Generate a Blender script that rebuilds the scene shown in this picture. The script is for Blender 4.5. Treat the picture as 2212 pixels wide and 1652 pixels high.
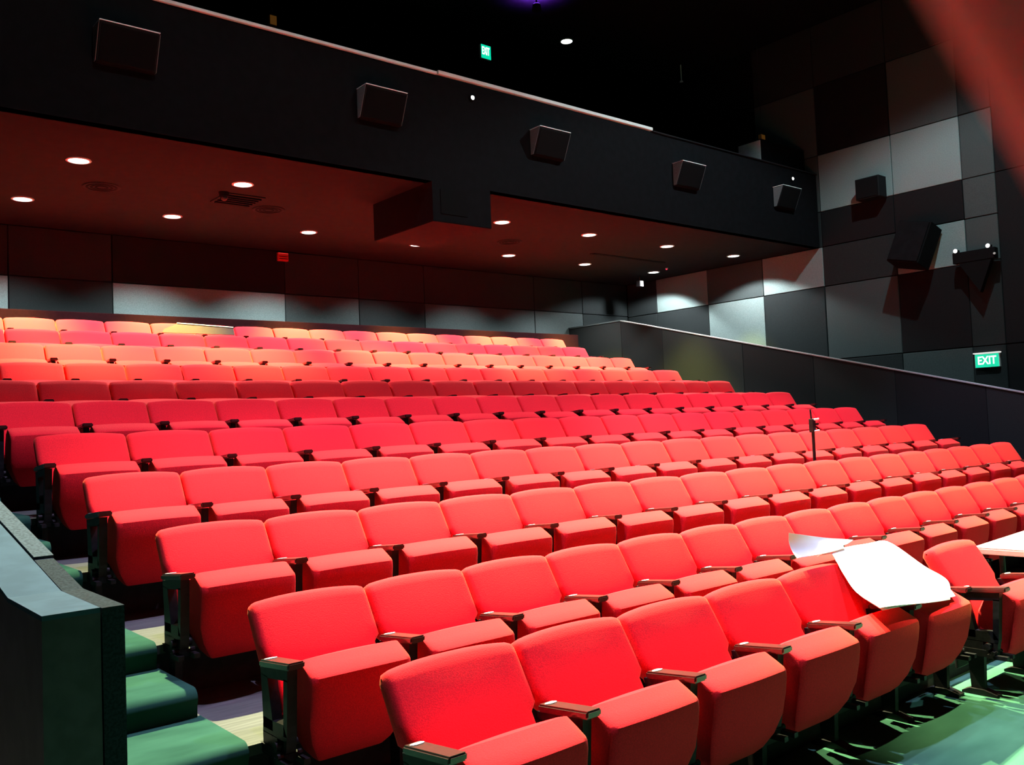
import bpy, bmesh, math, random
from mathutils import Vector, Matrix, Euler
random.seed(7)
for o in list(bpy.data.objects): bpy.data.objects.remove(o, do_unlink=True)
SC = bpy.context.scene
COL = SC.collection

# ------------------------------------------------------------------ camera
CZ = 1.5223                                    # eye height above the front floor
right = Vector((0.76623862, -0.6412713, -0.04061389))
down = Vector((-0.00049897, 0.06261291, -0.99803776))
fwd = Vector((0.64255593, 0.76475535, 0.04765645))
cd = bpy.data.cameras.new('camera')
cam = bpy.data.objects.new('camera', cd); COL.objects.link(cam)
m = Matrix.Identity(4)
for i in range(3):
    m[i][0] = right[i]; m[i][1] = -down[i]; m[i][2] = -fwd[i]
m[2][3] = CZ
cam.matrix_world = m
cd.sensor_width = 36.0
cd.lens = 1965.09 / 2212 * 36.0
cd.clip_start = 0.004; cd.clip_end = 100
cd.dof.use_dof = True; cd.dof.focus_distance = 6.5; cd.dof.aperture_fstop = 24.0
SC.camera = cam

# ------------------------------------------------------------------ world, exposure
w = bpy.data.worlds.new('world'); SC.world = w; w.use_nodes = True
w.node_tree.nodes['Background'].inputs['Color'].default_value = (0.5, 0.6, 0.7, 1)
w.node_tree.nodes['Background'].inputs['Strength'].default_value = 0.0
SC.view_settings.view_transform = 'Standard'
SC.view_settings.look = 'None'
SC.view_settings.gamma = 1.0
SC.view_settings.use_curve_mapping = False
SC.view_settings.exposure = 0.0

# ------------------------------------------------------------------ lamp strengths
HALL_COL = (1.0, 1.0, 0.50); FILL_COL = (1.0, 0.85, 1.45); WASH_COL = (0.75, 1.0, 1.05)
HALL_Z = 6.55
# x, y, watts, half cone angle, edge softness, forward tilt in degrees, colour
HALL_LAMPS = [(2.4, 7.4, 15000, 23.5, 1.0, -31, HALL_COL), (4.6, 7.4, 22000, 23.5, 1.0, -31, HALL_COL), (6.8, 7.4, 19000, 23.5, 1.0, -31, HALL_COL),
              (9.0, 7.4, 10000, 23.5, 1.0, -31, HALL_COL), (1.6, 3.6, 1300, 36, .4, 0, FILL_COL), (5.2, 3.6, 1400, 36, .4, 0, FILL_COL),  # untilted lamps here are added fill for the front row faces
              (9.2, 3.6, 1700, 36, .4, 0, FILL_COL), (2.5, 4.6, 250, 66, .3, 0, WASH_COL), (6.6, 4.6, 250, 66, .3, 0, WASH_COL), (10.4, 4.6, 1100, 66, .3, 0, WASH_COL),  # wide wash lamps added as ambient light for walls and rail
              (5.6, 1.2, 5200, 15, .8, 0, HALL_COL), (7.8, 1.2, 5200, 15, .8, 0, HALL_COL)]  # narrow pair added to brighten the front floor
SOFFIT_W = 2500.0; SOFFIT_COL = (1.0, 0.95, 0.20); SOFFIT_HALF = 33.0; SOFFIT_TILT = 8.0
SPILL_W = 430.0; SPILL_COL = (0.95, 1.0, 1.0); SPILL_HALF = 54.0

# ------------------------------------------------------------------ helpers
def link(o, parent=None):
    COL.objects.link(o)
    if parent is not None: o.parent = parent
    return o
def tag(o, label=None, cat=None, group=None, kind=None):
    if label: o['label'] = label
    if cat: o['category'] = cat
    if group: o['group'] = group
    if kind: o['kind'] = kind
    return o
def empty(name, loc=(0, 0, 0), rz=0.0):
    o = bpy.data.objects.new(name, None); o.empty_display_size = 0.1
    o.location = loc; o.rotation_euler = (0, 0, rz)
    return link(o)
def mesh_of(bm, name, mat=None, smooth=None):
    bmesh.ops.recalc_face_normals(bm, faces=bm.faces)
    me = bpy.data.meshes.new(name); bm.to_mesh(me); bm.free()
    if mat: me.materials.append(mat)
    if smooth is not None:
        for p in me.polygons: p.use_smooth = True
        me.set_sharp_from_angle(angle=math.radians(smooth))
    return me
def obj(name, bm, mat, parent=None, smooth=None):
    o = bpy.data.objects.new(name, mesh_of(bm, name, mat, smooth) if isinstance(bm, bmesh.types.BMesh) else bm)
    return link(o, parent)
def box(bm, x0, x1, y0, y1, z0, z1):
    vs = [bm.verts.new((x, y, z)) for x in (x0, x1) for y in (y0, y1) for z in (z0, z1)]
    for f in ((0, 1, 3, 2), (4, 6, 7, 5), (0, 4, 5, 1), (2, 3, 7, 6), (0, 2, 6, 4), (1, 5, 7, 3)):
        bm.faces.new([vs[i] for i in f])
    return vs
def nbox(*a, bevel=0.0, seg=2):
    bm = bmesh.new(); box(bm, *a)
    if bevel: bmesh.ops.bevel(bm, geom=list(bm.edges), offset=bevel, segments=seg, affect='EDGES', profile=0.5)
    return bm
def prism(bm, pts, a0, a1, axis='x'):
    """closed polygon pts swept along an axis from a0 to a1"""
    def co(p, a):
        return (a, p[0], p[1]) if axis == 'x' else ((p[0], a, p[1]) if axis == 'y' else (p[0], p[1], a))
    A = [bm.verts.new(co(p, a0)) for p in pts]; B = [bm.verts.new(co(p, a1)) for p in pts]
    bm.faces.new(A); bm.faces.new(B[::-1])
    n = len(pts)
    for i in range(n): bm.faces.new((A[i], B[i], B[(i + 1) % n], A[(i + 1) % n]))
def cyl(bm, p0, p1, r0, r1=None, n=12, caps=True):
    p0, p1 = Vector(p0), Vector(p1); r1 = r0 if r1 is None else r1
    d = (p1 - p0).normalized()
    a = d.orthogonal().normalized(); b = d.cross(a)
    A = [bm.verts.new(p0 + r0 * (math.cos(t) * a + math.sin(t) * b)) for t in [2 * math.pi * i / n for i in range(n)]]
    B = [bm.verts.new(p1 + r1 * (math.cos(t) * a + math.sin(t) * b)) for t in [2 * math.pi * i / n for i in range(n)]]
    for i in range(n): bm.faces.new((A[i], A[(i + 1) % n], B[(i + 1) % n], B[i]))
    if caps: bm.faces.new(A[::-1]); bm.faces.new(B)
def copy_tree(o, parent=None):
    c = o.copy(); COL.objects.link(c)
    if parent is not None:
        c.parent = parent
    for ch in list(o.children): copy_tree(ch, c)
    return c

# ------------------------------------------------------------------ materials
def mat(name, col, rough=0.8, var=0.0, scale=30.0, bump=0.0, metal=0.0, spec=0.5, sheen=0.0, sheen_tint=(1, 1, 1),
        sheen_rough=0.4, stretch=(1, 1, 1), col2=None, fac=(0.4, 0.6), coat=0.0):
    m = bpy.data.materials.new(name); m.use_nodes = True
    nt = m.node_tree; b = nt.nodes['Principled BSDF']
    b.inputs['Base Color'].default_value = (*col, 1); b.inputs['Roughness'].default_value = rough
    b.inputs['Metallic'].default_value = metal; b.inputs['Specular IOR Level'].default_value = spec
    if sheen:
        b.inputs['Sheen Weight'].default_value = sheen; b.inputs['Sheen Tint'].default_value = (*sheen_tint, 1)
        b.inputs['Sheen Roughness'].default_value = sheen_rough
    if coat: b.inputs['Coat Weight'].default_value = coat; b.inputs['Coat Roughness'].default_value = 0.1
    if var or bump or col2:
        tc = nt.nodes.new('ShaderNodeTexCoord'); mp = nt.nodes.new('ShaderNodeMapping')
        mp.inputs['Scale'].default_value = stretch
        nz = nt.nodes.new('ShaderNodeTexNoise'); nz.inputs['Scale'].default_value = scale; nz.inputs['Detail'].default_value = 4
        nt.links.new(tc.outputs['Object'], mp.inputs['Vector']); nt.links.new(mp.outputs['Vector'], nz.inputs['Vector'])
        if var or col2:
            cr = nt.nodes.new('ShaderNodeValToRGB')
            cr.color_ramp.elements[0].position = fac[0]; cr.color_ramp.elements[1].position = fac[1]
            c2 = col2 if col2 else tuple(min(1, v * (1 + var)) for v in col)
            c1 = col if col2 else tuple(v * (1 - var) for v in col)
            cr.color_ramp.elements[0].color = (*c1, 1); cr.color_ramp.elements[1].color = (*c2, 1)
            nt.links.new(nz.outputs['Fac'], cr.inputs['Fac']); nt.links.new(cr.outputs['Color'], b.inputs['Base Color'])
        if bump:
            bp = nt.nodes.new('ShaderNodeBump'); bp.inputs['Strength'].default_value = bump; bp.inputs['Distance'].default_value = 0.004
            nt.links.new(nz.outputs['Fac'], bp.inputs['Height']); nt.links.new(bp.outputs['Normal'], b.inputs['Normal'])
    return m
def emit(name, col, s):
    m = bpy.data.materials.new(name); m.use_nodes = True
    b = m.node_tree.nodes['Principled BSDF']
    b.inputs['Base Color'].default_value = (0.02, 0.02, 0.02, 1)
    b.inputs['Emission Color'].default_value = (*col, 1); b.inputs['Emission Strength'].default_value = s
    return m
M = {}
M['red'] = mat('red_upholstery', (0.80, 0.012, 0.026), 0.9, var=0.10, scale=220, bump=0.25, spec=0.12, sheen=0.09, sheen_tint=(1.0, 0.72, 0.26), sheen_rough=0.5)
M['black_metal'] = mat('black_painted_metal', (0.009, 0.008, 0.010), 0.5, var=0.3, scale=40, bump=0.05, spec=0.25)
M['arm'] = mat('dark_stained_armrest', (0.035, 0.012, 0.012), 0.30, var=0.3, scale=25, stretch=(8, 1, 8), coat=0.4)
M['plate'] = mat('white_number_plate', (0.80, 0.80, 0.80), 0.3, var=0.05, scale=60)
M['tread'] = mat('worn_grey_boards', (0.040, 0.042, 0.041), 0.75, scale=9, stretch=(0.6, 7, 1), col2=(0.075, 0.077, 0.074), bump=0.1, fac=(0.35, 0.7))
M['riser'] = mat('black_riser_board', (0.010, 0.009, 0.010), 0.8, var=0.3, scale=20)
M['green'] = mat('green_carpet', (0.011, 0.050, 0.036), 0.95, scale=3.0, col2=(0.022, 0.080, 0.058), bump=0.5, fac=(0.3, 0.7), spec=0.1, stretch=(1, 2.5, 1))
M['stage_green'] = mat('lightened_floor_carpet', (0.028, 0.100, 0.070), 0.95, scale=2.2, col2=(0.048, 0.150, 0.105), bump=0.5, fac=(0.3, 0.7), spec=0.1, stretch=(1, 2.5, 1))  # stair carpet colour lightened to stand in for weak floor light
M['cap_blue'] = mat('pale_blue_grey_laminate', (0.050, 0.084, 0.128), 0.9, var=0.08, scale=12, spec=0.05)
M['cap_strip'] = mat('grey_carpet_strip', (0.022, 0.030, 0.040), 0.95, spec=0.05, var=0.25, scale=140, bump=0.4)
M['cap_light'] = mat('pale_fleck_carpet_strip', (0.055, 0.075, 0.10), 0.95, spec=0.05, var=0.25, scale=110, bump=0.4)
M['dark_wood'] = mat('charcoal_laminate', (0.045, 0.033, 0.045), 0.6, var=0.2, scale=15)
M['black'] = mat('black_paint', (0.0035, 0.0035, 0.0045), 0.9, var=0.2, scale=10, spec=0.08)
M['soffit'] = mat('dark_plaster_soffit', (0.013, 0.0125, 0.0135), 0.95, var=0.08, scale=8, spec=0.06)
M['tone0'] = mat('near_black_panel_cloth', (0.007, 0.007, 0.008), 0.95, spec=0.12, var=0.15, scale=90, bump=0.3)
M['tone1'] = mat('charcoal_panel_cloth', (0.015, 0.019, 0.020), 0.95, spec=0.12, var=0.12, scale=90, bump=0.3)
M['parapet_cloth'] = mat('charcoal_parapet_cloth', (0.011, 0.0125, 0.0125), 0.95, spec=0.12, var=0.12, scale=90, bump=0.3)
M['parapet_cloth_dark'] = mat('dark_parapet_cloth', (0.007, 0.0075, 0.008), 0.95, spec=0.12, var=0.12, scale=90, bump=0.3)
M['tone2'] = mat('mid_grey_panel_cloth', (0.042, 0.054, 0.055), 0.95, spec=0.12, var=0.12, scale=90, bump=0.3)
M['tone3'] = mat('pale_grey_panel_cloth', (0.15, 0.20, 0.20), 0.95, spec=0.12, var=0.12, scale=90, bump=0.3)
M['alu'] = mat('brushed_aluminium', (0.72, 0.73, 0.72), 0.45, var=0.08, scale=60, metal=0.0, stretch=(0.1, 5, 5))
M['rail_grey'] = mat('grey_metal_rail', (0.22, 0.23, 0.23), 0.4, var=0.08, scale=40)
M['speaker'] = mat('black_speaker_case', (0.008, 0.008, 0.009), 0.8, var=0.2, scale=60, spec=0.1)
M['speaker_side'] = mat('lit_speaker_side_grey', (0.12, 0.125, 0.13), 0.5, var=0.1, scale=60)
M['grille'] = mat('dark_speaker_grille', (0.003, 0.003, 0.0035), 0.9, var=0.4, scale=300, spec=0.08)
M['ring'] = mat('white_lamp_ring', (0.55, 0.55, 0.53), 0.4, var=0.03, scale=20)
M['hood'] = mat('dark_red_hood', (0.012, 0.002, 0.003), 0.9, spec=0.04, var=0.15, scale=30)
M['paper'] = mat('white_paper', (0.86, 0.88, 0.88), 0.8, var=0.02, scale=6)
M['table'] = mat('white_table_laminate', (0.82, 0.83, 0.83), 0.4, var=0.02, scale=5)
M['rim'] = mat('grey_table_edge', (0.42, 0.43, 0.43), 0.45, var=0.05, scale=30)
M['card'] = mat('brown_cardboard', (0.024, 0.0065, 0.006), 0.9, var=0.1, scale=20)
M['skin'] = mat('skin', (0.82, 0.17, 0.19), 0.55, var=0.06, scale=60)
M['nail'] = mat('nail', (0.80, 0.36, 0.32), 0.3, var=0.03, scale=60)
M['sleeve'] = mat('dark_sleeve', (0.03, 0.03, 0.04), 0.9, var=0.2, scale=80)
M['signcase'] = mat('white_sign_case', (0.75, 0.76, 0.74), 0.5, var=0.03, scale=30)
M['redbox'] = mat('red_alarm_plastic', (0.65, 0.02, 0.02), 0.4, var=0.05, scale=30)
M['amber'] = mat('amber_plastic', (0.55, 0.22, 0.03), 0.5, var=0.05, scale=30)
M['lens'] = emit('lamp_lens', (1.0, 0.97, 0.92), 9.0)
M['hall_lens'] = emit('hall_lamp_lens', (0.97, 1.0, 1.0), 16.0)
M['sign_green'] = emit('lit_green_sign', (0.0, 0.75, 0.42), 1.0)
M['sign_white'] = emit('lit_white_letters', (0.9, 1.0, 0.97), 1.8)
M['spot_white'] = emit('small_white_lamp', (1.0, 0.98, 0.95), 3.0)
M['violet'] = emit('violet_led', (0.25, 0.05, 1.0), 5.0)
M['led'] = emit('red_indicator_led', (1.0, 0.03, 0.10), 1.2)
M['amber_lit'] = emit('dim_amber_glow', (0.55, 0.22, 0.03), 0.10)

# ------------------------------------------------------------------ layout measured from the photograph
D = 0.915; Y1 = 2.5864
ROW = [[2.1285, .5563, -.7573], [2.0557, .5315, -.6411], [2.0194, .5468, -.4013], [1.9248, .5314, -.1646],
       [1.9054, .5555, .0773], [1.807, .5323, .3249], [1.7765, .554, .5366], [2.2038, .5359, .7578],
       [2.2487, .5396, 1.0206], [2.0734, .54, 1.2704], [2.2411, .5526, 1.5083]]
SEAT_TOP = 0.765
def ry(k): return Y1 + D * (k - 1)
def fz(k): return ROW[k - 1][2] + CZ - SEAT_TOP
XW, YB, XL, YF = 13.9, 12.74, -1.4, -5.0       # side, rear, left and stage walls
XP = 12.2                                      # parapet along the far aisle
ZS = 2.8 + CZ; YE = 8.3                        # balcony soffit and edge
ZR = 4.06 + CZ                                 # balcony rail
ZC = 6.6 + CZ                                  # ceiling

# ------------------------------------------------------------------ room shell
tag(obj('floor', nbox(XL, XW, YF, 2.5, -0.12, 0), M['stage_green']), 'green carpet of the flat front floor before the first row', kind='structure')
tag(obj('ceiling', nbox(XL, XW, YF, YB, ZC, ZC + 0.1), M['black']), 'black ceiling high over the hall', kind='structure')
tag(obj('wall_left', nbox(XL - 0.1, XL, YF, YB, 0, ZC), M['tone0']), 'near-black side wall by the green stairs', kind='structure')
tag(obj('wall_front', nbox(XL, XW, YF - 0.1, YF, 0, ZC), M['black']), 'black wall on the stage side', kind='structure')
wr = tag(obj('wall_rear', nbox(XL, XW, YB + 0.03, YB + 0.13, 0, ZC), M['black']), 'rear wall of grey cloth panels behind the last row', kind='structure')
ww = tag(obj('wall_right', nbox(XW + 0.03, XW + 0.13, YF, YB, 0, ZC), M['black']), 'side wall of grey and black cloth panels beyond the parapet', kind='structure')
T = [M['tone0'], M['tone1'], M['tone2'], M['tone3']]
def panel(parent, a0, a1, z0, z1, tone, side):
    g = 0.006; d = random.choice((0.0, 0.004, 0.008))
    bm = bmesh.new()
    if side == 'rear': box(bm, a0 + g, a1 - g, YB - d, YB + 0.03, z0 + g, z1 - g)
    else: box(bm, XW - d, XW + 0.03, a0 + g, a1 - g, z0 + g, z1 - g)
    bmesh.ops.bevel(bm, geom=list(bm.edges), offset=0.006, segments=1, affect='EDGES')
    return obj('wall_panel', bm, T[tone], parent)
rear_x = [XL, -.05, 1.22, 2.5, 3.75, 6.26, 7.55, 8.83, 11.33, 12.6, XW]
rear_z = [0.88 + CZ, 2.15 + CZ, ZS]
rear_low = [2, 1, 3, 1, 3, 2, 1, 2, 2, 1]  # tones partly carry the lamp scallops: lighter below, darker above
rear_up = [1, 1, 1, 1, 0, 1, 1, 1, 1, 1]
for i in range(10):
    panel(wr, rear_x[i], rear_x[i + 1], rear_z[0], rear_z[1], rear_low[i], 'rear')
    panel(wr, rear_x[i], rear_x[i + 1], rear_z[1], rear_z[2], rear_up[i], 'rear')
rw_y = [YB, 11.95, 10.68, 9.45, 8.25, 6.97, 5.9, 5.43]
rw_z = [-0.35, 0.89, 2.13, 2.80, 3.40, 4.37, 5.55, 6.6]
tones = {  # column: tones for the bands above, from low to high
    0: [1, 1, 1, 1, 1, 1, 1], 1: [1, 1, 3, 1, 1, 1, 1], 2: [1, 3, 2, 1, 1, 1, 1], 3: [1, 1, 3, 1, 2, 2, 1],
    4: [1, 2, 1, 0, 3, 0, 1], 5: [2, 0, 3, 0, 3, 2, 1], 6: [1, 1, 2, 2, 2, 1, 0]}
for cI in range(7):
    for b in range(7):
        if cI < 3 and b > 3: continue
        if cI < 3 and b == 3: continue
        panel(ww, rw_y[cI + 1], rw_y[cI], rw_z[b] + CZ, rw_z[b + 1] + CZ, tones[cI][b], 'right')
for i in range(5):
    y1 = 5.43 - i * 1.25
    for z0, z1 in ((-1.5, .89), (.89, 3.4), (3.4, 6.6)):
        panel(ww, y1 - 1.25, y1, z0 + CZ, z1 + CZ, 0, 'right')

# ------------------------------------------------------------------ seating tiers
for k in range(2, 12):
    y0 = ry(k) - 1.065; yb = ry(k) - 0.15 if k < 11 else YB + 0.03
    t = tag(empty('seating_tier', (0, y0, 0)), 'stepped seating tier with worn grey tread and black riser under the %s row' %
            ('', '', 'second', 'third', 'fourth', 'fifth', 'sixth', 'seventh', 'eighth', 'ninth', 'tenth', 'last')[k], kind='structure')
    zt = fz(k); zb = fz(k - 1)
    obj('tread', nbox(XL, XP, 0, yb - y0, zt - 0.04, zt), M['tread'], t)
    obj('riser', nbox(XL, XP, 0.004, 0.05, zb - 0.05 if k > 2 else 0, zt - 0.041), M['riser'], t)
# dark floor beyond the far parapet
tag(obj('floor_passage', nbox(XP, XW, 2.5, YB, -0.12, 0.0), M['riser']), 'black passage floor beyond the far parapet', kind='structure')
# low rail wall behind the last row
tag(obj('wall_low_rear', nbox(XL, 11.78, 12.06, 12.14, fz(11), 1.635 + CZ, bevel=0.008), M['hood']), 'low dark red rail wall running behind the last row', kind='structure')

# ------------------------------------------------------------------ green carpeted stairs
st = tag(empty('aisle_stairs', (1.07, 2.4, 0)), 'green carpeted aisle stairs climbing beside the grey parapet', 'stairs')
def carpet_step(x0, x1, y0, y1, z0, z1):
    bm = bmesh.new(); r = 0.045
    pts = [(y1, z0), (y1, z1), (y0 + r * 0.9, z1)]
    for i in range(1, 7):
        a = math.pi / 2 * i / 6
        pts.append((y0 + r * 0.9 - r * math.sin(a), z1 - r + r * math.cos(a)))
    pts += [(y0 + 0.006, z1 - 0.075), (y0 + 0.006, z0)]
    prism(bm, [(p[0] - 2.4, p[1]) for p in pts], x0 - 1.07, x1 - 1.07)
    return bm
for k in range(2, 12):
    y0 = ry(k) - 1.065; ym = y0 + 0.4575
    zl = fz(k - 1) if k > 2 else 0.0
    half = (fz(k) + zl) / 2 if k > 2 else 0.0
    i0_, le = {8: -2, 9: -2, 10: -2, 11: -2}.get(k, -1), 0
    le = ROW[k - 1][0] + ROW[k - 1][1] * i0_
    lp_ = ROW[k - 2][0] + ROW[k - 2][1] * {8: -2, 9: -2, 10: -2}.get(k - 1, -1)
    xa, xb = min(1.44, le + .02, lp_ - .05), min(1.44, le - .05)
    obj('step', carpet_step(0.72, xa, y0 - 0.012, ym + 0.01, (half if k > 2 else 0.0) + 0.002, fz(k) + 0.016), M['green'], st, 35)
    if k < 11:
        zh = (fz(k) + fz(k + 1)) / 2
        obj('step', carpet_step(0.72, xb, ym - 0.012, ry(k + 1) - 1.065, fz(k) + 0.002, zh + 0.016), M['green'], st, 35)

# ------------------------------------------------------------------ near parapet beside the stairs
pp = tag(empty('parapet', (0.61, 2.34, 0)), 'thick charcoal parapet with pale sloping cap beside the green stairs', 'parapet')
zc0 = -0.395 + CZ
def parapet_prof(top, drop):
    yb_, ye = 2.70, 6.4
    return [(0, 0), (0, top), (yb_ - 2.34, top), (ye - 2.34, top + (ye - yb_) * 0.178), (ye - 2.34, 0)]
bm = bmesh.new(); prism(bm, parapet_prof(zc0 - 0.012, 0), 0.518 - .61, 0.646 - .61); obj('wall_body', bm, M['dark_wood'], pp)
def cap(x0, x1, y0, y1, th, mat_, name):
    def zt(y): return zc0 + max(0, y - 2.70) * 0.178
    ys = [y0] + ([2.70] if y0 < 2.70 < y1 else []) + [y1]
    up = [(y - 2.34, zt(y)) for y in ys]; lo = [(y - 2.34, zt(y) - 0.012) for y in ys]
    if th: up = [(a, b + th) for a, b in up]; lo = [(a, b + 0.001) for a, b in up[::1]] if False else [(y - 2.34, zt(y)) for y in ys]
    bm = bmesh.new(); prism(bm, up + lo[::-1], x0 - .61, x1 - .61); return obj(name, bm, mat_, pp)
cap(0.518, 0.646, 2.34, 6.4, 0, M['cap_blue'], 'cap_board')
bm = bmesh.new(); prism(bm, parapet_prof(zc0 - 0.002, 0), 0.650 - .61, 0.702 - .61); obj('carpet_facing', bm, M['cap_strip'], pp)
cap(0.650, 0.704, 3.02, 6.4, 0.006, M['cap_light'], 'cap_strip')

# ------------------------------------------------------------------ far parapet with rail
fp = tag(empty('far_parapet', (XP, 11.37, 0)), 'dark sloping parapet with thin metal rail past the far row ends', 'parapet')
ztop = 1.83 + CZ
sl = (1.83 - 0.145) / (11.37 - 4.58)
def fpz(y): return ztop - max(0.0, 11.37 - y) * sl
seams = [YB, 11.37, 10.4, 8.75, 7.5, 6.25, 5.05, 3.85, 2.6]
for i in range(len(seams) - 1):
    a, b = seams[i + 1] + 0.004, seams[i] - 0.004
    bm = bmesh.new(); prism(bm, [(a - 11.37, 0), (b - 11.37, 0), (b - 11.37, fpz(b)), (a - 11.37, fpz(a))], 0.0, 0.10)
    obj('parapet_panel', bm, M['parapet_cloth' if i in (0, 2, 4, 6) else 'parapet_cloth_dark'], fp)
bm = bmesh.new()
prism(bm, [(0, fpz(11.37)), (0, fpz(11.37) + .014), (2.6 - 11.37, fpz(2.6) + .014), (2.6 - 11.37, fpz(2.6))], -0.012, 0.112)
obj('sloping_rail', bm, M['rail_grey'], fp)
obj('flat_rail', nbox(-0.012, 0.112, 0.002, YB - 11.37, ztop, ztop + .025), M['tone2'], fp)
bm = bmesh.new()
prism(bm, [(a - 11.37, fpz(a) - 1.11 - (0.24 if q else 0)) for q in (0, 1) for a in ((11.37, 2.6) if q == 0 else (2.6, 11.37))], -0.02, -0.001)
obj('skirting', bm, M['black'], fp)

# ------------------------------------------------------------------ balcony
bal = tag(empty('balcony', (6.25, YE, ZS)), 'deep black balcony front with dark soffit over the rear rows', kind='structure')
ox, oy, oz = 6.25, YE, ZS
obj('soffit', nbox(XL - ox, XW - ox, 0.0, YB - oy, 0.0, 0.12), M['soffit'], bal)
obj('front_panel', nbox(XL - ox, XW - ox, -0.002, 0.12, 0.121 - 0.121, ZR - oz - 0.02), M['black'], bal)
obj('balcony_floor', nbox(XL - ox, XW - ox, 0.121, YB - oy, 0.5, 0.6), M['black'], bal)
def rail(x0, x1, dz, mat_, h=0.045):
    bm = nbox(x0 - ox, x1 - ox, -0.03, 0.05, ZR - oz - 0.018 + dz, ZR - oz - 0.018 + dz + h, bevel=0.008); return obj('rail', bm, mat_, bal)
rail(XL, 6.02, 0, M['alu'], 0.035); rail(6.04, 9.72, 0.012, M['alu'], 0.045); rail(9.73, XW, -0.004, M['black_metal'], 0.02)
# hanging box under the balcony edge
hb = tag(empty('projector_housing', (6.33, 8.9, ZS)), 'black box hanging under the balcony edge with dark red underside', 'housing')
obj('case', nbox(5.91 - 6.33, 6.75 - 6.33, 8.295 - 8.9, 9.56 - 8.9, -0.45, -0.001), M['black'], hb)
obj('underside', nbox(5.915 - 6.33, 6.745 - 6.33, 8.30 - 8.9, 9.555 - 8.9, -0.458, -0.451), M['soffit'], hb)
obj('front_window', nbox(6.02 - 6.33, 6.40 - 6.33, 8.288 - 8.9, 8.294 - 8.9, -0.36, -0.08), M['grille'], hb)
# wedge loudspeakers on the balcony front
def wedge(i, x, lab):
    r = empty('wall_speaker', (x, YE - 0.004, 3.33 + CZ))
    bm = bmesh.new()
    prism(bm, [(-0.003, 0), (-0.06, 0.0), (-0.20, 0.32), (-0.003, 0.32)], 0.0, 0.52)
    bmesh.ops.bevel(bm, geom=list(bm.edges), offset=0.008, segments=2, affect='EDGES')
    obj('case', bm, M['speaker'], r)
    for sx in (-0.004, 0.52):
        bm = bmesh.new(); prism(bm, [(-0.012, 0.008), (-0.058, 0.008), (-0.192, 0.312), (-0.012, 0.312)], sx, sx + 0.004); obj('painted_lit_cheek', bm, M['speaker_side'], r)  # grey paints the light caught by the sides of the black case
    bm = bmesh.new(); d = Vector((0, -0.14, 0.32)).normalized(); n = Vector((0, -d.z, d.y))
    p0 = Vector((0.03, -0.06, 0.0)) + d * 0.02
    vs = []
    for off in (0.001, 0.007):
        for (x_, s) in ((0.02, 0.02), (0.50, 0.02), (0.50, 0.325), (0.02, 0.325)):
            vs.append(bm.verts.new(Vector((x_, -0.06, 0)) + d * s + n * off))
    for f in ((0, 1, 2, 3), (7, 6, 5, 4), (0, 4, 5, 1), (1, 5, 6, 2), (2, 6, 7, 3), (3, 7, 4, 0)): bm.faces.new([vs[q] for q in f])
    obj('grille', bm, M['grille'], r)
    obj('bracket', nbox(0.0, 0.52, -0.20, 0.0, 0.322, 0.330), M['alu'], r)  # pale strip painting the highlight along the top edge of the case
    tag(r, lab, 'speaker', 'wedge loudspeakers along the balcony front')
for i, (x, lab) in enumerate(((2.32, 'wedge loudspeaker on balcony front, fifth from the panelled side wall'),
                              (4.97, 'wedge loudspeaker on balcony front, beside the hanging black box, fourth from panelled side wall'),
                              (7.42, 'wedge loudspeaker on balcony front, third from the panelled side wall'),
                              (10.13, 'wedge loudspeaker on balcony front, second from the panelled side wall'),
                              (12.6, 'wedge loudspeaker on balcony front, nearest the panelled side wall'))):
    wedge(i, x, lab)
# black box at the balcony's end with its lit side painted pale grey
eb = tag(empty('equipment_box', (13.2, 8.6, ZR + 0.01)), 'black equipment box with lit side painted grey on the balcony end', 'box')
obj('case', nbox(12.62 - 13.2, 13.88 - 13.2, -0.12, 0.32, 0.0, 0.42, bevel=0.008), M['black'], eb)
obj('painted_lit_side', nbox(12.605 - 13.2, 12.619 - 13.2, -0.11, 0.31, 0.01, 0.41), M['rim'], eb)
obj('lid', nbox(12.62 - 13.2, 13.88 - 13.2, -0.12, 0.32, 0.421, 0.435), M['speaker'], eb)

# ------------------------------------------------------------------ lamps
def spot(name, parent, loc, power, half, col, blend=0.35, size=0.05, rot=(0, 0, 0)):
    l = bpy.data.lights.new(name, 'SPOT'); l.energy = power; l.color = col
    l.spot_size = math.radians(2 * half); l.spot_blend = blend; l.shadow_soft_size = size
    o = bpy.data.objects.new(name, l); o.location = loc; o.rotation_euler = rot
    return link(o, parent)
ring_bm = bmesh.new()
n = 28
for r0, z in ((0.118, 0.0), (0.118, -0.008), (0.098, -0.012), (0.094, -0.002)):
    for i in range(n): ring_bm.verts.new((r0 * math.cos(2 * math.pi * i / n), r0 * math.sin(2 * math.pi * i / n), z))
ring_bm.verts.ensure_lookup_table()
for a in range(4):
    for i in range(n):
        b = (a + 1) % 4
        ring_bm.faces.new([ring_bm.verts[a * n + i], ring_bm.verts[a * n + (i + 1) % n], ring_bm.verts[b * n + (i + 1) % n], ring_bm.verts[b * n + i]])
ring_me = mesh_of(ring_bm, 'trim_ring', M['ring'], 40)
def lens_mesh(mt):
    bm = bmesh.new()
    cyl(bm, (0, 0, -0.006), (0, 0, -0.003), 0.093, n=28); return mesh_of(bm, 'lens', mt)
lens_me = lens_mesh(M['lens']); hall_lens_me = lens_mesh(M['hall_lens'])
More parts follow.
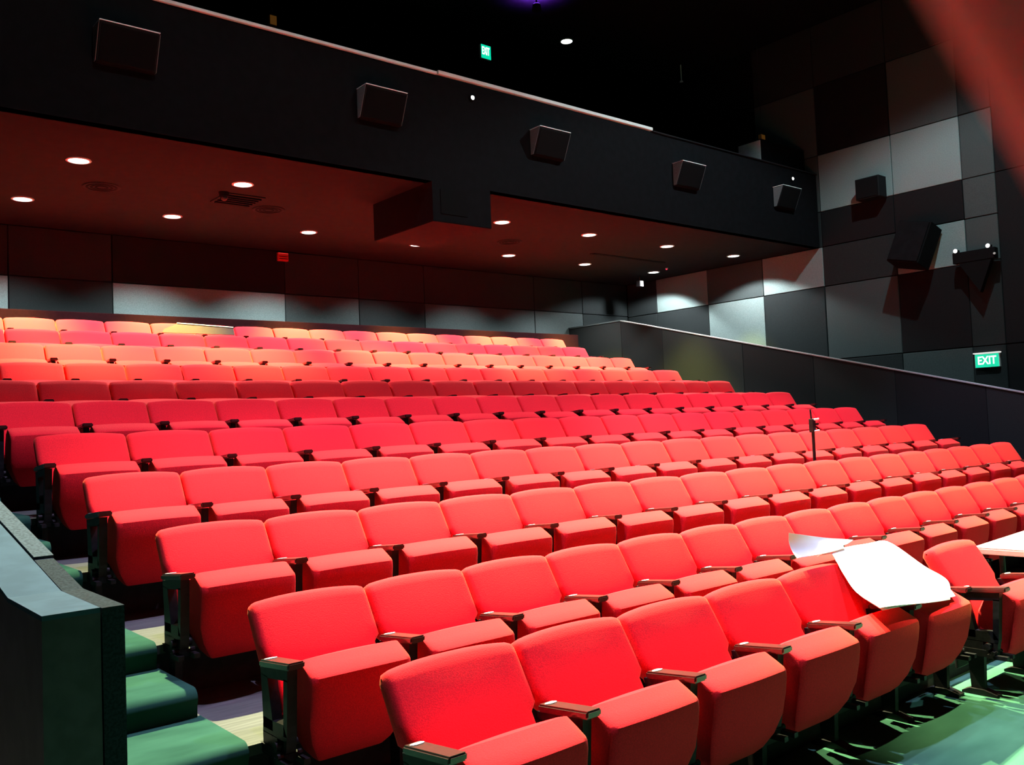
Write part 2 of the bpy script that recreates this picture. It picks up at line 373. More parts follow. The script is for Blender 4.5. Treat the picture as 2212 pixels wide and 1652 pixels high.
def downlight(loc, lens, power, half, col, label, group, blend, tilt=0.0, spill=0.0):
    end = loc[0] > 13.0
    r = tag(empty('downlight', loc), label, 'lamp', group)
    obj('trim_ring', ring_me, None, r); obj('lens', lens, None, r)
    spot('lamp_light', r, (0, 0, -0.03), power * (0.5 if end else 1.0), half, col, blend, rot=(math.radians(tilt), 0, 0))
    if spill: spot('lamp_spill', r, (0, 0, -0.03), SPILL_W * (0.75 if end else 1), 67.0 if end else SPILL_HALF, SPILL_COL, 0.25 if spill < 5 or end else 0.6, rot=(math.radians(spill), 0, 0))
    return r
ORD = ['', 'first', 'second', 'third', 'fourth', 'fifth', 'sixth', 'seventh', 'eighth', 'ninth', 'tenth', 'eleventh', 'twelfth',
       'thirteenth', 'fourteenth', 'fifteenth', 'sixteenth', 'seventeenth', 'eighteenth', 'nineteenth', 'twentieth']
fx = [2.5, 4.2, 6.38, 7.92, 9.6, 11.37, 13.13]; bx = [0.6, 2.38, 4.07, 5.95, 7.75, 9.56, 11.31, 13.13]
for i, x in enumerate(fx):
    downlight((x, 9.5 if i != 2 else 9.74, ZS), lens_me, SOFFIT_W, SOFFIT_HALF, SOFFIT_COL,
              'round downlight in soffit row nearer balcony edge, %s from the panelled side wall' % ORD[len(fx) - i], 'soffit downlights', 1.0, SOFFIT_TILT, 1.0)
for i, x in enumerate(bx):
    downlight((x, 11.33, ZS), lens_me, SOFFIT_W, SOFFIT_HALF, SOFFIT_COL,
              'round downlight in soffit row nearer rear wall, %s from the panelled side wall' % ORD[len(bx) - i], 'soffit downlights', 1.0, SOFFIT_TILT, 14.0)
downlight((10.83, 11.05, ZC), hall_lens_me, 60, 50, HALL_COL, 'lone round downlight in black ceiling above the balcony', 'ceiling downlights', 0.4)
for i, (x, y, pw, ha, bl, ti, co) in enumerate(HALL_LAMPS):
    kind = 'tilted spot lamp in black ceiling before the balcony' if ti else ('added wide wash lamp in black ceiling over the middle rows' if ha > 60 else ('added fill lamp in black ceiling over the front floor' if y < 2 else 'added fill lamp in black ceiling over the front rows'))
    pos = {0: 4, 1: 3, 2: 2, 3: 1, 4: 3, 5: 2, 6: 1, 7: 3, 8: 2, 9: 1, 10: 2, 11: 1}[i]
    downlight((x, y, HALL_Z + CZ + 0.045), hall_lens_me, pw, ha, co, '%s, %s from panelled side wall' % (kind, ORD[pos]), 'hall ceiling lamps', bl, ti)

# ------------------------------------------------------------------ theatre seats
def back_mesh(w=0.54):
    bm = bmesh.new(); L = 0.47; th = 0.075; hw = w / 2 - 0.005
    t = Vector((0, -0.5, -0.866)); nrm = Vector((0, -0.866, 0.5))
    us = [-1, -.985, -.955, -.9, -.75, -.5, -.25, 0, .25, .5, .75, .9, .955, .985, 1]
    front = [0.0, 0.008, 0.025, 0.06, 0.12, 0.19, 0.245, 0.273, 0.34, 0.42, 0.455, L]
    def nar(s): return 0.028 * min(1.0, max(0.0, (s - 0.245) / 0.028))
    loops = []
    for u in us:
        e = max(0.0, (abs(u) * hw - (hw - 0.022)) / 0.022)
        dr = 0.024 * (1 - math.sqrt(max(0, 1 - e * e)))
        top = 0.020 * abs(u) ** 2.5 + 0.8 * dr
        lp = []
        for s in front:
            f = s / L
            o = 0.014 * math.sin(math.pi * f) * (1 - u * u * 0.6) - dr
            if s < 0.02: o -= 0.022 * (1 - s / 0.02) ** 1.5
            if s > 0.45: o -= 0.02
            sp = top * max(0, 1 - s / 0.12) + s
            lp.append(Vector((u * (hw - nar(s)), 0, SEAT_TOP)) + t * sp + nrm * o)
        for s in front[::-1]:
            o = -th + dr + (0.018 * (1 - s / 0.02) if s < 0.02 else 0)
            sp = top * max(0, 1 - s / 0.12) + s
            lp.append(Vector((u * (hw - nar(s)), 0, SEAT_TOP)) + t * sp + nrm * o)
        loops.append([bm.verts.new(p) for p in lp])
    n = len(loops[0])
    for a in range(len(loops) - 1):
        for i in range(n): bm.faces.new((loops[a][i], loops[a][(i + 1) % n], loops[a + 1][(i + 1) % n], loops[a + 1][i]))
    for lp in (loops[0], loops[-1]):
        for i in range(len(front) - 1): bm.faces.new((lp[i], lp[i + 1], lp[n - 2 - i], lp[n - 1 - i]))
    return mesh_of(bm, 'backrest', M['red'], 50)
def cushion_mesh():
    bm = bmesh.new()
    prof = [(-.318, .557), (-.335, .563), (-.38, .541), (-.426, .518), (-.436, .507), (-.438, .48), (-.430, .42), (-.410, .33), (-.378, .25), (-.345, .195),
            (-.315, .168), (-.28, .170), (-.235, .20), (-.205, .30), (-.225, .43), (-.275, .53)]
    us = [-1, -.985, -.94, -.86, -.7, -.45, -.2, 0, .2, .45, .7, .86, .94, .985, 1]
    loops = []
    cy, cz = -.33, .38
    for u in us:
        e = max(0.0, (abs(u) - 0.86) / 0.14); q = 1 - math.sqrt(max(0, 1 - e * e))
        lp = []
        for y, z in prof:
            hw = 0.222
            if z < 0.34: hw -= 0.075 * ((0.34 - z) / 0.175) ** 1.8
            bul = 0.020 * (1 - u * u) if y < -.33 and z > .2 else 0.0
            k = 0.16 * q
            yy = y - bul + (cy - y) * k * (0.9 if z < .52 else .5); zz = z + (cz - z) * k * .25 + 0.006 * (1 - u * u) * (1 if z > .5 else 0)
            lp.append(bm.verts.new((u * hw, yy, zz)))
        loops.append(lp)
    n = len(prof)
    for a in range(len(loops) - 1):
        for i in range(n): bm.faces.new((loops[a][i], loops[a][(i + 1) % n], loops[a + 1][(i + 1) % n], loops[a + 1][i]))
    bm.faces.new(loops[0]); bm.faces.new(loops[-1][::-1])
    return mesh_of(bm, 'seat_cushion', M['red'], 34)
def stanchion_mesh():
    bm = bmesh.new(); a, b = -0.02, 0.02
    prism(bm, [(-.138, .524), (-.37, .547), (-.367, .505), (-.335, .504), (-.20, .491), (-.142, .497)], a, b)           # head
    prism(bm, [(-.367, .51), (-.335, .51), (-.325, .34), (-.325, .30), (-.352, .30)], a, b)                          # front post
    prism(bm, [(-.142, .50), (-.20, .495), (-.235, .335), (-.235, .30), (-.155, .30), (-.15, .40)], a, b)              # rear post
    prism(bm, [(-.155, .34), (-.235, .338), (-.325, .342), (-.352, .30), (-.348, .282), (-.15, .282)], a, b)           # cross bar
    prism(bm, [(-.15, .285), (-.27, .285), (-.275, .235), (-.15, .235)], a, b)
    prism(bm, [(-.325, .285), (-.348, .285), (-.340, .235), (-.32, .235)], a, b)
    prism(bm, [(-.135, .24), (-.345, .24), (-.33, .205), (-.14, .205)], a * 1.3, b * 1.3)                              # lower block
    prism(bm, [(-.185, .21), (-.27, .21), (-.262, .02), (-.195, .02)], a * .8, b * .8)                                 # leg
    prism(bm, [(-.15, .0), (-.33, .0), (-.33, .012), (-.265, .03), (-.19, .03), (-.15, .012)], a * 1.6, b * 1.6)       # foot
    return mesh_of(bm, 'stanchion', M['black_metal'])
def hinge_mesh():
    bm = bmesh.new()
    cyl(bm, (-0.045, -.30, .262), (0.045, -.30, .262), 0.018, n=10)
    cyl(bm, (-0.05, -.33, .232), (0.05, -.33, .232), 0.012, n=8)
    for s in (-1, 1):
        bx0 = 0.022 * s; bx1 = 0.048 * s
        box(bm, min(bx0, bx1), max(bx0, bx1), -.40, -.30, .205, .225)
    return mesh_of(bm, 'hinge', M['black_metal'], 40)
def arm_mesh():
    bm = bmesh.new()
    prism(bm, [(-.158, .528), (-.405, .553), (-.408, .580), (-.160, .555)], -0.035, 0.035)
    bmesh.ops.bevel(bm, geom=list(bm.edges), offset=0.006, segments=2, affect='EDGES')
    return mesh_of(bm, 'armrest', M['arm'], 40)
def plate_mesh():
    bm = bmesh.new(); n = 16; A = []; B = []
    d = Vector((0, -.323, .033)).normalized(); up = Vector((0, -d.z, -d.y)); up = Vector((0, .033, .323)).normalized()
    c = Vector((0, -.192, .5580))
    for i in range(n):
        a = 2 * math.pi * i / n
        p = c + Vector((0.026, 0, 0)) * math.cos(a) + d * 0.013 * math.sin(a)
        A.append(bm.verts.new(p + up * -0.002)); B.append(bm.verts.new(p + up * 0.0025))
    bm.faces.new(A[::-1]); bm.faces.new(B)
    for i in range(n): bm.faces.new((A[i], A[(i + 1) % n], B[(i + 1) % n], B[i]))
    return mesh_of(bm, 'number_plate', M['plate'])
PITCH0 = 0.54
ME = dict(shell=mesh_of(nbox(-.235, .235, -.105, -.09, .10, .52, bevel=.004), 'light_stop_board', M['black_metal']), back=back_mesh(), cush=cushion_mesh(), st=stanchion_mesh(), hinge=hinge_mesh(), arm=arm_mesh(), plate=plate_mesh())  # first mesh is a thin board added to block low light under seats
def add_side(r, x, k):
    s = bpy.data.objects.new('stanchion', ME['st']); s.location.x = x; link(s, r)
    h = bpy.data.objects.new('hinge', ME['hinge']); link(h, s)
    a = bpy.data.objects.new('armrest', ME['arm']); a.location.x = x; link(a, r)
    p = bpy.data.objects.new('number_plate', ME['plate']); link(p, a)
def seat(k, x0, x1, label, last=False, dy=0.0, first_side=True, tilt=0.0):
    pitch = x1 - x0
    r = tag(empty('theatre_seat', ((x0 + x1) / 2, ry(k) + dy, fz(k) + 0.0005)), label, 'seat', 'red seats of the %s row' % ORD[k])
    b = bpy.data.objects.new('backrest', ME['back']); b.scale.x = pitch / PITCH0; link(b, r)
    h = bpy.data.objects.new('light_stop_board', ME['shell']); h.scale.x = pitch / PITCH0; link(h, r)
    c = bpy.data.objects.new('seat_cushion', ME['cush']); c.scale.x = (pitch - 0.09) / 0.45 * random.uniform(.99, 1.01)
    c.location = (random.uniform(-.004, .004), random.uniform(-.006, .006), random.uniform(-.004, .006)); link(c, r)
    if first_side: add_side(r, -pitch / 2, k)
    if last: add_side(r, pitch / 2, k)
    return r
ROWNAME = {1: 'front row', 11: 'last row'}
for k in range(2, 11): ROWNAME[k] = ORD[k] + ' row from the front'
cfg = {1: (-1, 5, None), 2: (-1, 17, None), 3: (-1, 17, (12, 11.21)), 4: (-1, 17, (14, 11.08)), 5: (-1, 17, (8, 11.1)), 6: (-1, 17, (11, 11.01)),
       7: (-1, 17, (8, 10.9)), 8: (-2, 16, (14, 10.86)), 9: (-2, 16, (15, 10.82)), 10: (-2, 16, None), 11: (-2, 16, None)}
for k in range(1, 12):
    i0, i1, adj = cfg[k]; xs0, p, _ = ROW[k - 1]
    def sx(j):
        if adj and j > adj[0]:
            xa = xs0 + p * adj[0]; return xa + (adj[1] - xa) * (j - adj[0]) / (i1 - adj[0])
        return xs0 + p * j
    n = i1 - i0
    for q, j in enumerate(range(i0, i1)):
        fl = q + 1; fr = n - q
        if k == 1:
            lab = ['', 'red tip-up seat at the green stairs end of the front row', 'red tip-up seat second from the green stairs in the front row',
                   'red tip-up seat third from the green stairs in the front row', 'red tip-up seat fourth from the green stairs in the front row',
                   'red tip-up front row seat with white paper over its right side', 'front row red seat mostly covered by the white paper'][fl]
        elif k == 2: lab = 'red tip-up theatre seat, %s from the green stairs in the second row from the front' % ORD[fl]
        elif k <= 6 and fl <= 9: lab = 'red tip-up seat, %s from the green stairs in the %s' % (ORD[fl], ROWNAME[k])
        else: lab = 'red tip-up seat, %s from the far sloping parapet in the %s' % (ORD[fr], ROWNAME[k])
        seat(k, sx(j), sx(j + 1), lab, last=(j == i1 - 1))
seat(1, 5.02, 5.56, 'red tip-up seat set forward of the front row beside the white table', last=True, dy=-0.147)

# ------------------------------------------------------------------ white table
tb = tag(empty('folding_table', (6.50, 2.1, 0), math.radians(3.5)), 'white topped table with grey edge beside the front row', 'table')
th = CZ - 0.83
obj('table_top', nbox(-0.88, 0.92, -0.42, 0.40, th - 0.008, th, bevel=0.003), M['table'], tb)
obj('edge_band', nbox(-0.882, 0.922, -0.422, 0.402, th - 0.042, th - 0.009, bevel=0.004), M['rim'], tb)
for x in (-0.72, 0.76):
    for y in (-.32, .30):
        bm = bmesh.new(); cyl(bm, (x, y, th - .043), (x, y, 0.02), .016); obj('leg', bm, M['black_metal'], tb, 40)
    bm = bmesh.new(); cyl(bm, (x, -.40, 0.014), (x, .38, 0.014), .014); obj('foot_bar', bm, M['black_metal'], tb, 40)
bm = bmesh.new(); cyl(bm, (-.72, -.01, .42), (.76, -.01, .42), .011); obj('stretcher', bm, M['black_metal'], tb, 40)

# ------------------------------------------------------------------ sheets of paper over the front row
def sheet(name, L, R, label, nu=10, wav=0.004, seed=0, dz=0.0, group=None):
    """surface between two polylines"""
    rnd = random.Random(seed)
    def samp(P, t):
        n = len(P) - 1; i = min(int(t * n), n - 1); f = t * n - i
        p = [Vector(P[max(0, min(n, i + q))]) for q in (-1, 0, 1, 2)]
        return 0.5 * ((2 * p[1]) + (-p[0] + p[2]) * f + (2 * p[0] - 5 * p[1] + 4 * p[2] - p[3]) * f * f + (-p[0] + 3 * p[1] - 3 * p[2] + p[3]) * f ** 3)
    nv = 24; bm = bmesh.new(); rows = []
    org = Vector(L[0]); ph = rnd.uniform(0, 6)
    for a in range(nv + 1):
        t = a / nv; l = samp(L, t); r = samp(R, t); row = []
        for b in range(nu + 1):
            u = b / nu; p = l.lerp(r, u)
            p.z += wav * math.sin(5 * u + 7 * t + ph) + dz
            row.append(p - org)
        rows.append(row)
    vt = [[bm.verts.new(p + Vector((0, 0, 0.0006))) for p in r] for r in rows]; vb = [[bm.verts.new(p - Vector((0, 0, 0.0006))) for p in r] for r in rows]
    for a in range(nv):
        for b in range(nu):
            bm.faces.new((vt[a][b], vt[a][b + 1], vt[a + 1][b + 1], vt[a + 1][b])); bm.faces.new((vb[a][b], vb[a + 1][b], vb[a + 1][b + 1], vb[a][b + 1]))
    for a in range(nv):
        for b, s in ((0, 1), (nu, -1)):
            q = (vt[a][b], vt[a + 1][b], vb[a + 1][b], vb[a][b]); bm.faces.new(q[::s])
    for b in range(nu):
        for a in (0, nv): bm.faces.new((vt[a][b], vb[a][b], vb[a][b + 1], vt[a][b + 1]))
    o = obj(name, bm, M['paper'], None, 60); o.location = org
    return tag(o, label, 'paper', group)
z = CZ
sheet('paper_sheet', [(3.93, 2.150, -.915 + z), (4.00, 2.30, -.872 + z), (4.16, 2.46, -.812 + z), (4.29, 2.60, -.742 + z), (4.31, 2.69, -.775 + z)],
      [(4.62, 2.150, -.978 + z), (4.80, 2.24, -.925 + z), (4.845, 2.38, -.865 + z), (4.82, 2.57, -.738 + z), (4.80, 2.69, -.775 + z)],
      'large white paper sheet draped from seat back down over folded seats', seed=1, dz=0.021, group='papers on the front row')
sheet('paper_sheet', [(3.97, 2.16, -.925 + z), (4.05, 2.31, -.885 + z), (4.19, 2.46, -.825 + z), (4.30, 2.60, -.748 + z)],
      [(4.70, 2.16, -.965 + z), (4.82, 2.27, -.93 + z), (4.86, 2.40, -.865 + z), (4.82, 2.58, -.748 + z)],
      'white paper sheet showing its edge under the largest sheet', seed=1, dz=0.012, group='papers on the front row')
sheet('paper_sheet', [(3.985, 2.60, -.735 + z), (4.0, 2.635, -.70 + z), (4.005, 2.655, -.655 + z), (4.015, 2.66, -.615 + z)],
      [(4.40, 2.585, -.728 + z), (4.45, 2.62, -.724 + z), (4.55, 2.65, -.722 + z), (4.66, 2.68, -.722 + z)],
      'white paper with curled corner standing up over the seat back', seed=3, dz=0.018, wav=0.003, group='papers on the front row')
# ------------------------------------------------------------------ thin stand between third and fourth rows
ms = tag(empty('microphone_stand', (7.60, 4.72, fz(4))), 'thin black microphone stand with silver clamps between the rows', 'stand')
hgt = 0.06 + CZ - fz(4) - 0.02
bm = bmesh.new(); cyl(bm, (0, 0, .02), (0, 0, hgt * .82), .011); obj('pole', bm, M['black_metal'], ms, 40)
bm = bmesh.new(); cyl(bm, (0.022, 0.0, .30), (0.022, 0.0, hgt * .80), .007); obj('boom_tube', bm, M['black_metal'], ms, 40)
bm = bmesh.new(); cyl(bm, (0, 0, hgt * .82), (-0.02, 0, hgt), .008); obj('upper_tube', bm, M['black_metal'], ms, 40)
for zz in (hgt * .90, hgt * .79):
    bm = bmesh.new(); cyl(bm, (-0.01, -.01, zz), (0.055, -.035, zz + .005), .010); obj('clamp', bm, M['alu'], ms, 40)
obj('clamp_block', nbox(-.022, .026, -.022, .022, hgt * .78, hgt * .91, bevel=.004), M['black_metal'], ms)
for a in range(3):
    an = a * 2.094 + .4
    bm = bmesh.new(); cyl(bm, (0, 0, .14), (.22 * math.cos(an), .14 * math.sin(an), .010), .008); obj('leg', bm, M['black_metal'], ms, 40)

# ------------------------------------------------------------------ cardboard sheet on the last row
cb = tag(empty('cardboard_sheet', (4.41, 11.40, 1.335 + CZ)), 'brown cardboard sheet with white top edge leaning on last row seats', 'cardboard')
bm = bmesh.new(); prism(bm, [(-.48, 0), (.46, 0), (.47, .115), (-.26, .150), (-.44, .055)], -0.004, 0.004, 'y')
s_ = obj('board', bm, M['card'], cb); s_.rotation_euler = (math.radians(-32), 0, 0)
bm = bmesh.new(); prism(bm, [(.47, .116), (.47, .126), (-.26, .161), (-.26, .151)], -0.012, 0.03, 'y')
s_ = obj('white_edge', bm, M['paper'], cb); s_.rotation_euler = (math.radians(-32), 0, 0)

# ------------------------------------------------------------------ ceiling fittings under the balcony
def grille(x, y, lab):
    r = tag(empty('ceiling_speaker', (x, y, ZS)), lab, 'speaker', 'round ceiling speakers in the soffit')
    bm = bmesh.new(); cyl(bm, (0, 0, -.012), (0, 0, -.0005), .19, .20, n=32); obj('rim', bm, M['speaker'], r, 40)
    for rr in (.16, .115, .07):
        bm = bmesh.new()
        A = []
        for r2, zz in ((rr, -.0125), (rr, -.016), (rr - .02, -.016), (rr - .02, -.0125)):
            A.append([bm.verts.new((r2 * math.cos(2 * math.pi * i / 28), r2 * math.sin(2 * math.pi * i / 28), zz)) for i in range(28)])
        for a in range(4):
            for i in range(28): bm.faces.new((A[a][i], A[a][(i + 1) % 28], A[(a + 1) % 4][(i + 1) % 28], A[(a + 1) % 4][i]))
        obj('grille_ring', bm, M['grille'], r)
grille(2.96, 10.37, 'round dark ceiling speaker in soffit, third from the panelled side wall')
grille(4.93, 10.42, 'round dark ceiling speaker in soffit beside the square air vent')
grille(8.87, 10.48, 'round dark ceiling speaker in soffit, nearest the panelled side wall')
vt_ = tag(empty('air_vent', (4.42, 10.15, ZS)), 'square dark air vent in the soffit', 'vent')
obj('vent_frame', nbox(-.24, .24, -.24, .24, -.012, -.0005, bevel=.003), M['speaker'], vt_)
for i in range(5): obj('slat', nbox(-.21, .21, -.19 + i * .085, -.155 + i * .085, -.03, -.0125), M['grille'], vt_)
cm = tag(empty('dome_camera', (4.16, 9.93, ZS)), 'small black dome camera hanging from the soffit', 'camera')
bm = bmesh.new(); cyl(bm, (0, 0, -.05), (0, 0, -.0005), .05, .06, n=16); obj('mount', bm, M['grille'], cm, 40)
bm = bmesh.new(); bmesh.ops.create_uvsphere(bm, u_segments=16, v_segments=8, radius=.042); bmesh.ops.translate(bm, verts=bm.verts, vec=(0, 0, -.058)); obj('dome', bm, M['black_metal'], cm, 60)
vt2 = tag(empty('slot_vent', (11.6, 10.55, ZS)), 'long dark slot vent in the soffit', 'vent')
obj('vent_frame', nbox(-.9, .9, -.05, .05, -.010, -.0005), M['speaker'], vt2); obj('slot', nbox(-.87, .87, -.02, .02, -.014, -.0105), M['grille'], vt2)
# red alarm and emergency lamp, indicator
al = tag(empty('fire_alarm', (6.22, YB - 0.012, 2.70 + CZ - .06)), 'small red alarm box on the rear wall', 'alarm')
obj('case', nbox(-.085, .085, -.05, 0, 0, .13, bevel=.006), M['redbox'], al)
for i in range(3): obj('louvre', nbox(-.07, .07, -.056, -.051, .03 + i * .035, .04 + i * .035), M['hood'], al)
obj('lamp', nbox(-.075, .075, -.058, -.051, .105, .122), emit('alarm_lamp', (1.0, .04, .03), .5), al)
em = tag(empty('emergency_lamp', (13.2, 11.75, ZS)), 'small bright white emergency lamp hanging below the soffit', 'lamp')
bm = bmesh.new(); cyl(bm, (0, 0, -.10), (0, 0, -.0005), .012); obj('stem', bm, M['black_metal'], em)
obj('case', nbox(-.05, .05, -.05, .05, -.22, -.10, bevel=.01), M['speaker'], em)
obj('lens', nbox(-.042, .042, -.056, -.051, -.21, -.11, bevel=.002), M['spot_white'], em)
ld = tag(empty('indicator_light', (13.0, 10.9, ZS)), 'tiny red indicator light on the soffit', 'indicator')
bm = bmesh.new(); cyl(bm, (0, 0, -.02), (0, 0, -.0005), .022, .03, n=12); obj('base', bm, M['ring'], ld, 40)
bm = bmesh.new(); cyl(bm, (0, 0, -.035), (0, 0, -.0205), .014, .018, n=10); obj('led', bm, M['led'], ld, 40)

# ------------------------------------------------------------------ exit signs
def text_mesh(s, size, mt, sx=1.0):
    cu = bpy.data.curves.new('lettering', 'FONT'); cu.body = s; cu.size = size; cu.extrude = 0.0015; cu.offset = size * 0.018
    cu.align_x = 'CENTER'; cu.align_y = 'CENTER'
    o = bpy.data.objects.new('lettering', cu); COL.objects.link(o)
    bpy.context.view_layer.update()
    me = bpy.data.meshes.new_from_object(o.evaluated_get(bpy.context.evaluated_depsgraph_get()))
    bpy.data.objects.remove(o); bpy.data.curves.remove(cu)
    for v in me.vertices: v.co.x *= sx
    me.materials.clear(); me.materials.append(mt)
    return me
e1 = tag(empty('exit_sign', (XW - 0.012, 5.685, 0.57 + CZ), math.radians(-90)), 'lit green exit sign on the panelled side wall above the far parapet', 'sign', 'exit signs')
obj('case', nbox(-.172, .172, -.05, 0, 0, .205, bevel=.004), M['signcase'], e1)
obj('green_face', nbox(-.165, .165, -.056, -.051, .006, .196), M['sign_green'], e1)
t_ = obj('lettering', text_mesh('EXIT', .165, M['sign_white'], 0.78), None, e1); t_.location = (0, -.0585, .10); t_.rotation_euler = (math.radians(90), 0, 0)
obj('top_plate', nbox(-.185, .185, -.075, 0, .2055, .222, bevel=.003), emit('lit_white_plate', (1, 1, .97), .8), e1)
e2 = tag(empty('exit_sign', (8.65, 10.6, 5.62 + CZ)), 'lit green exit sign hanging from the black ceiling above the balcony', 'sign', 'exit signs')
obj('case', nbox(-.098, .098, -.004, .04, 0, .22, bevel=.004), M['signcase'], e2)
obj('green_face', nbox(-.092, .092, -.010, -.005, .006, .214), M['sign_green'], e2)
t_ = obj('lettering', text_mesh('EXIT', .17, M['sign_white'], 0.42), None, e2); t_.location = (-.008, -.0125, .115); t_.rotation_euler = (math.radians(90), 0, 0)
bm = bmesh.new(); cyl(bm, (0, .018, .2205), (0, .018, ZC - 5.62 - CZ), .006); obj('rod', bm, M['black'], e2)

# ------------------------------------------------------------------ fixtures on the side wall
def rot_box(name, parent, dims, loc, rot, mt, bevel=.008):
    o = obj(name, nbox(-dims[0] / 2, dims[0] / 2, -dims[1] / 2, dims[1] / 2, -dims[2] / 2, dims[2] / 2, bevel=bevel), mt, parent)
    o.location = loc; o.rotation_euler = rot; return o
sp = tag(empty('hanging_speaker', (13.62, 6.55, 2.50 + CZ)), 'large tilted black loudspeaker hung on the panelled side wall', 'speaker')
rot_box('case', sp, (.34, .52, .66), (0, 0, 0), (math.radians(14), math.radians(16), 0), M['grille'])
rot_box('front_grille', sp, (.02, .48, .62), (-.178, 0, .05), (math.radians(14), math.radians(16), 0), M['black'], .004)
obj('bracket', nbox(.12, .275, -.05, .05, -.05, .05), M['black_metal'], sp)
s2 = tag(empty('small_speaker', (13.74, 7.25, 3.38 + CZ)), 'small square black loudspeaker above the tilted one on the side wall', 'speaker')
obj('case', nbox(-.12, .12, -.20, .20, 0, .34, bevel=.01), M['speaker'], s2); obj('front_grille', nbox(-.13, -.121, -.18, .18, .02, .32), M['grille'], s2)
obj('bracket', nbox(.12, .15, -.04, .04, .1, .2), M['black_metal'], s2)
lb = tag(empty('lamp_bracket', (13.7, 5.70, 2.08 + CZ)), 'black bracket with two small lit spot heads on the side wall', 'lamp')
obj('beam', nbox(-.06, .06, -.30, .30, .04, .20, bevel=.008), M['grille'], lb)
obj('wall_arm', nbox(.06, .19, -.05, .05, .06, .14), M['black_metal'], lb)
bm = bmesh.new(); prism(bm, [(-.24, .04), (.22, .04), (-.06, -.42)], -.05, .05); obj('hanging_wedge', bm, M['grille'], lb)
for yy in (.26, -.20):
    h = obj('spot_head', nbox(-.03, .03, -.035, .035, .205, .245, bevel=.006), M['speaker'], lb); h.location = (0, yy, 0)
    bm = bmesh.new(); cyl(bm, (-.040, 0, .232), (-.0305, 0, .232), .030, .024, n=14); l_ = obj('lens', bm, M['spot_white'], h, 40)
bm = bmesh.new(); cyl(bm, (-.085, -.30, .10), (-.062, -.30, .10), .016, n=12); obj('pilot_lamp', bm, M['ring'], lb, 40)
# small lamps on the balcony front
for x, lab in ((6.52, 'tiny white lamp on balcony front above the hanging black box'), (13.15, 'tiny white lamp on balcony front near the panelled side wall')):
    r = tag(empty('pin_lamp', (x, YE - .003, 3.87 + CZ)), lab, 'lamp', 'pin lamps on the balcony front')
    obj('base', nbox(-.03, .03, -.03, 0, -.03, .03, bevel=.005), M['speaker'], r)
    bm = bmesh.new(); cyl(bm, (0, -.04, 0), (0, -.0305, 0), .02, .026, n=14); obj('lens', bm, M['spot_white'], r, 40)
# amber boxes added for faint orange patches over the rail, sprinkler
for (x, y, zz, lab) in ((5.35, 11.0, 5.45, 'added dim amber box hanging behind the pale balcony rail'), (12.9, 8.62, 4.52, 'added dim amber box above the black equipment box')):
    r = tag(empty('added_amber_box', (x, y, zz + CZ)), lab, 'lamp', 'added amber boxes')
    obj('case', nbox(-.05, .05, 0, .06, 0, .14, bevel=.006), M['amber'], r)
    obj('lens', nbox(-.045, .045, -.008, -.001, .01, .13), M['amber_lit'], r)
    bm = bmesh.new(); cyl(bm, (0, .03, .1405), (0, .03, ZC - zz - CZ), .006); obj('rod', bm, M['black_metal'], r)
sk = tag(empty('sprinkler', (14.43 - 1.1, 10.6, ZC)), 'small sprinkler head on a drop pipe under the black ceiling', 'sprinkler')
# violet stage lantern at the ceiling
vl = tag(empty('stage_lantern', (9.14, 9.94, ZC)), 'violet stage lantern glowing against the black ceiling', 'lantern')
bm = bmesh.new(); cyl(bm, (0, 0, -.24), (0, 0, -.0005), .012); obj('yoke', bm, M['black'], vl)
bm = bmesh.new(); cyl(bm, (0, 0, -.34), (0, 0, -.25), .075, .06, n=20); obj('can', bm, M['black'], vl, 40)
bm = bmesh.new(); cyl(bm, (0, 0, -.2495), (0, 0, -.245), .055, n=20); obj('lens', bm, M['violet'], vl, 40)
vp_ = bpy.data.lights.new('violet_glow', 'SPOT'); vp_.energy = 900; vp_.color = (.28, .05, 1.0); vp_.shadow_soft_size = .04
vp_.spot_size = math.radians(150); vp_.spot_blend = 1.0
vo_ = bpy.data.objects.new('violet_glow', vp_); vo_.rotation_euler = (math.pi, 0, 0); vo_.location = (.06, .07, -.235); link(vo_, vl)
bm = bmesh.new(); cyl(bm, (0, 0, -.30), (0, 0, -.0005), .010); obj('pipe', bm, M['ring'], sk)
bm = bmesh.new(); cyl(bm, (0, 0, -.325), (0, 0, -.30), .035, .02, n=14); obj('deflector', bm, M['ring'], sk, 40)

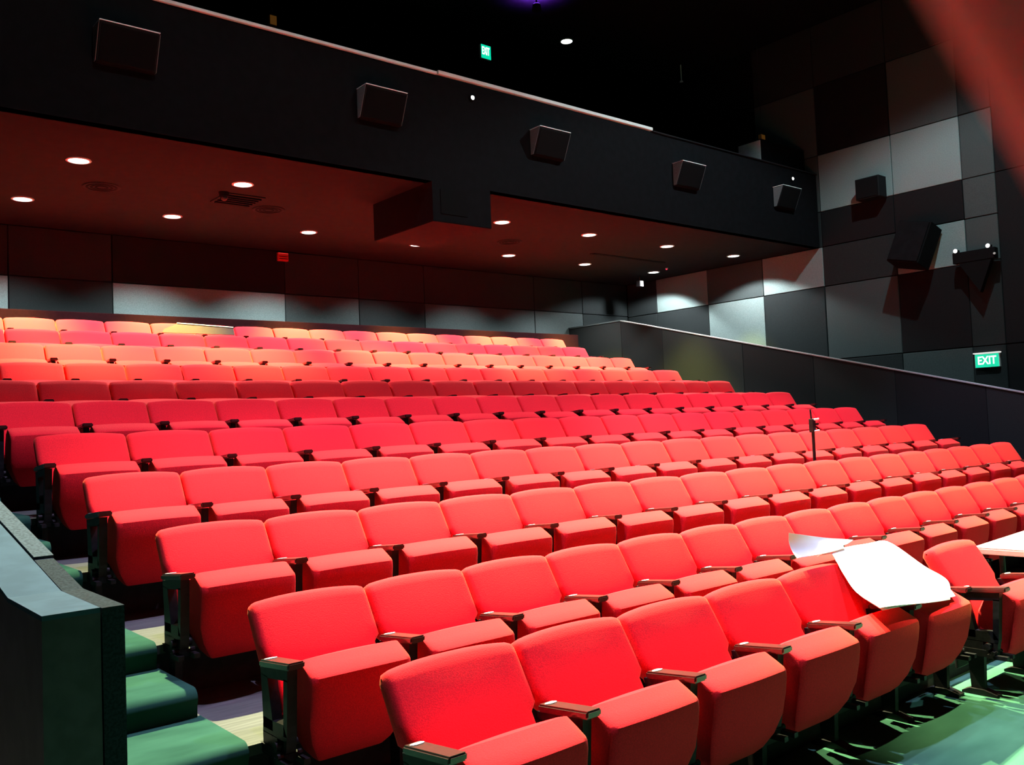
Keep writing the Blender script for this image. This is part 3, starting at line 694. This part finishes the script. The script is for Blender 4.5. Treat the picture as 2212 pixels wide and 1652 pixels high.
# ------------------------------------------------------------------ the hand whose fingertip strays before the lens
sk_ = M['skin'].node_tree.nodes['Principled BSDF']
sk_.inputs['Subsurface Weight'].default_value = 1.0; sk_.inputs['Subsurface Radius'].default_value = (1.0, 0.18, 0.12); sk_.inputs['Subsurface Scale'].default_value = 0.012
def cs(r, d, f): return Vector((0, 0, CZ)) + right * r + down * d + fwd * f
hand = tag(empty('person', cs(.10, .07, -.05)), 'blurred fingertip of a hand held up close before the lens', 'hand')
chains = [  # palm first: (right, down, forward, radius)
    [(.112, .085, -.060, .026), (.098, .066, -.045, .027), (.082, .050, -.025, .024)],
    [(.098, .066, -.045, .020), (.080, .030, -.012, .0105), (.058, .018, .012, .0090), (.0352, .0118, .0235, .0084), (.0213, -.0077, .0228, .0078), (.0125, -.0204, .0220, .0073), (.0077, -.0272, .0215, .0058)],
    [(.098, .066, -.045, .020), (.076, .044, -.018, .0105), (.052, .046, .000, .0092), (.036, .052, -.012, .0084), (.034, .056, -.028, .0072)],
    [(.098, .066, -.045, .020), (.076, .058, -.026, .0100), (.054, .064, -.010, .0090), (.038, .068, -.020, .0082), (.036, .070, -.036, .0070)],
    [(.100, .072, -.048, .020), (.080, .073, -.036, .0090), (.062, .080, -.024, .0080), (.048, .083, -.032, .0072), (.045, .083, -.044, .0062)],
    [(.104, .070, -.056, .020), (.094, .040, -.062, .0120), (.078, .020, -.062, .0105), (.062, .010, -.058, .0088), (.052, .006, -.054, .0070)]]
verts, edges, rad, key = [], [], [], {}
for ch in chains:
    prev = None
    for (a, b_, c_, r_) in ch:
        kk = (a, b_, c_)
        if kk not in key:
            key[kk] = len(verts); verts.append(cs(a, b_, c_) - hand.location); rad.append(r_)
        if prev is not None and prev != key[kk]: edges.append((prev, key[kk]))
        prev = key[kk]
a0 = key[(.104, .070, -.056)]; a1 = key[(.098, .066, -.045)]; edges.append((a0, a1))
a2 = key[(.100, .072, -.048)]; edges.append((a2, a1))
me = bpy.data.meshes.new('hand_skin'); me.from_pydata(verts, edges, []); me.materials.append(M['skin'])
ho = bpy.data.objects.new('hand_skin', me); link(ho, hand)
md = ho.modifiers.new('skin', 'SKIN')
for i, v in enumerate(me.skin_vertices[0].data):
    v.radius = (rad[i], rad[i]); v.use_root = (i == 0)
md.use_smooth_shade = True
sb = ho.modifiers.new('sub', 'SUBSURF'); sb.levels = 2; sb.render_levels = 2
bm = bmesh.new()
c0 = cs(.108, .080, -.056) - hand.location; c1 = cs(.20, .24, -.20) - hand.location
cyl(bm, c0 + (c1 - c0) * 0.12, c1, .040, .055, n=20); obj('sleeve', bm, M['sleeve'], hand, 50)
bm = bmesh.new(); bmesh.ops.create_uvsphere(bm, u_segments=14, v_segments=8, radius=.0048)
nn = obj('nail', bm, M['nail'], hand, 60); nn.location = cs(.0118, -.0215, .0290) - hand.location; nn.scale = (1, 1, .35)
nn.rotation_euler = fwd.to_track_quat('Z', 'Y').to_euler()
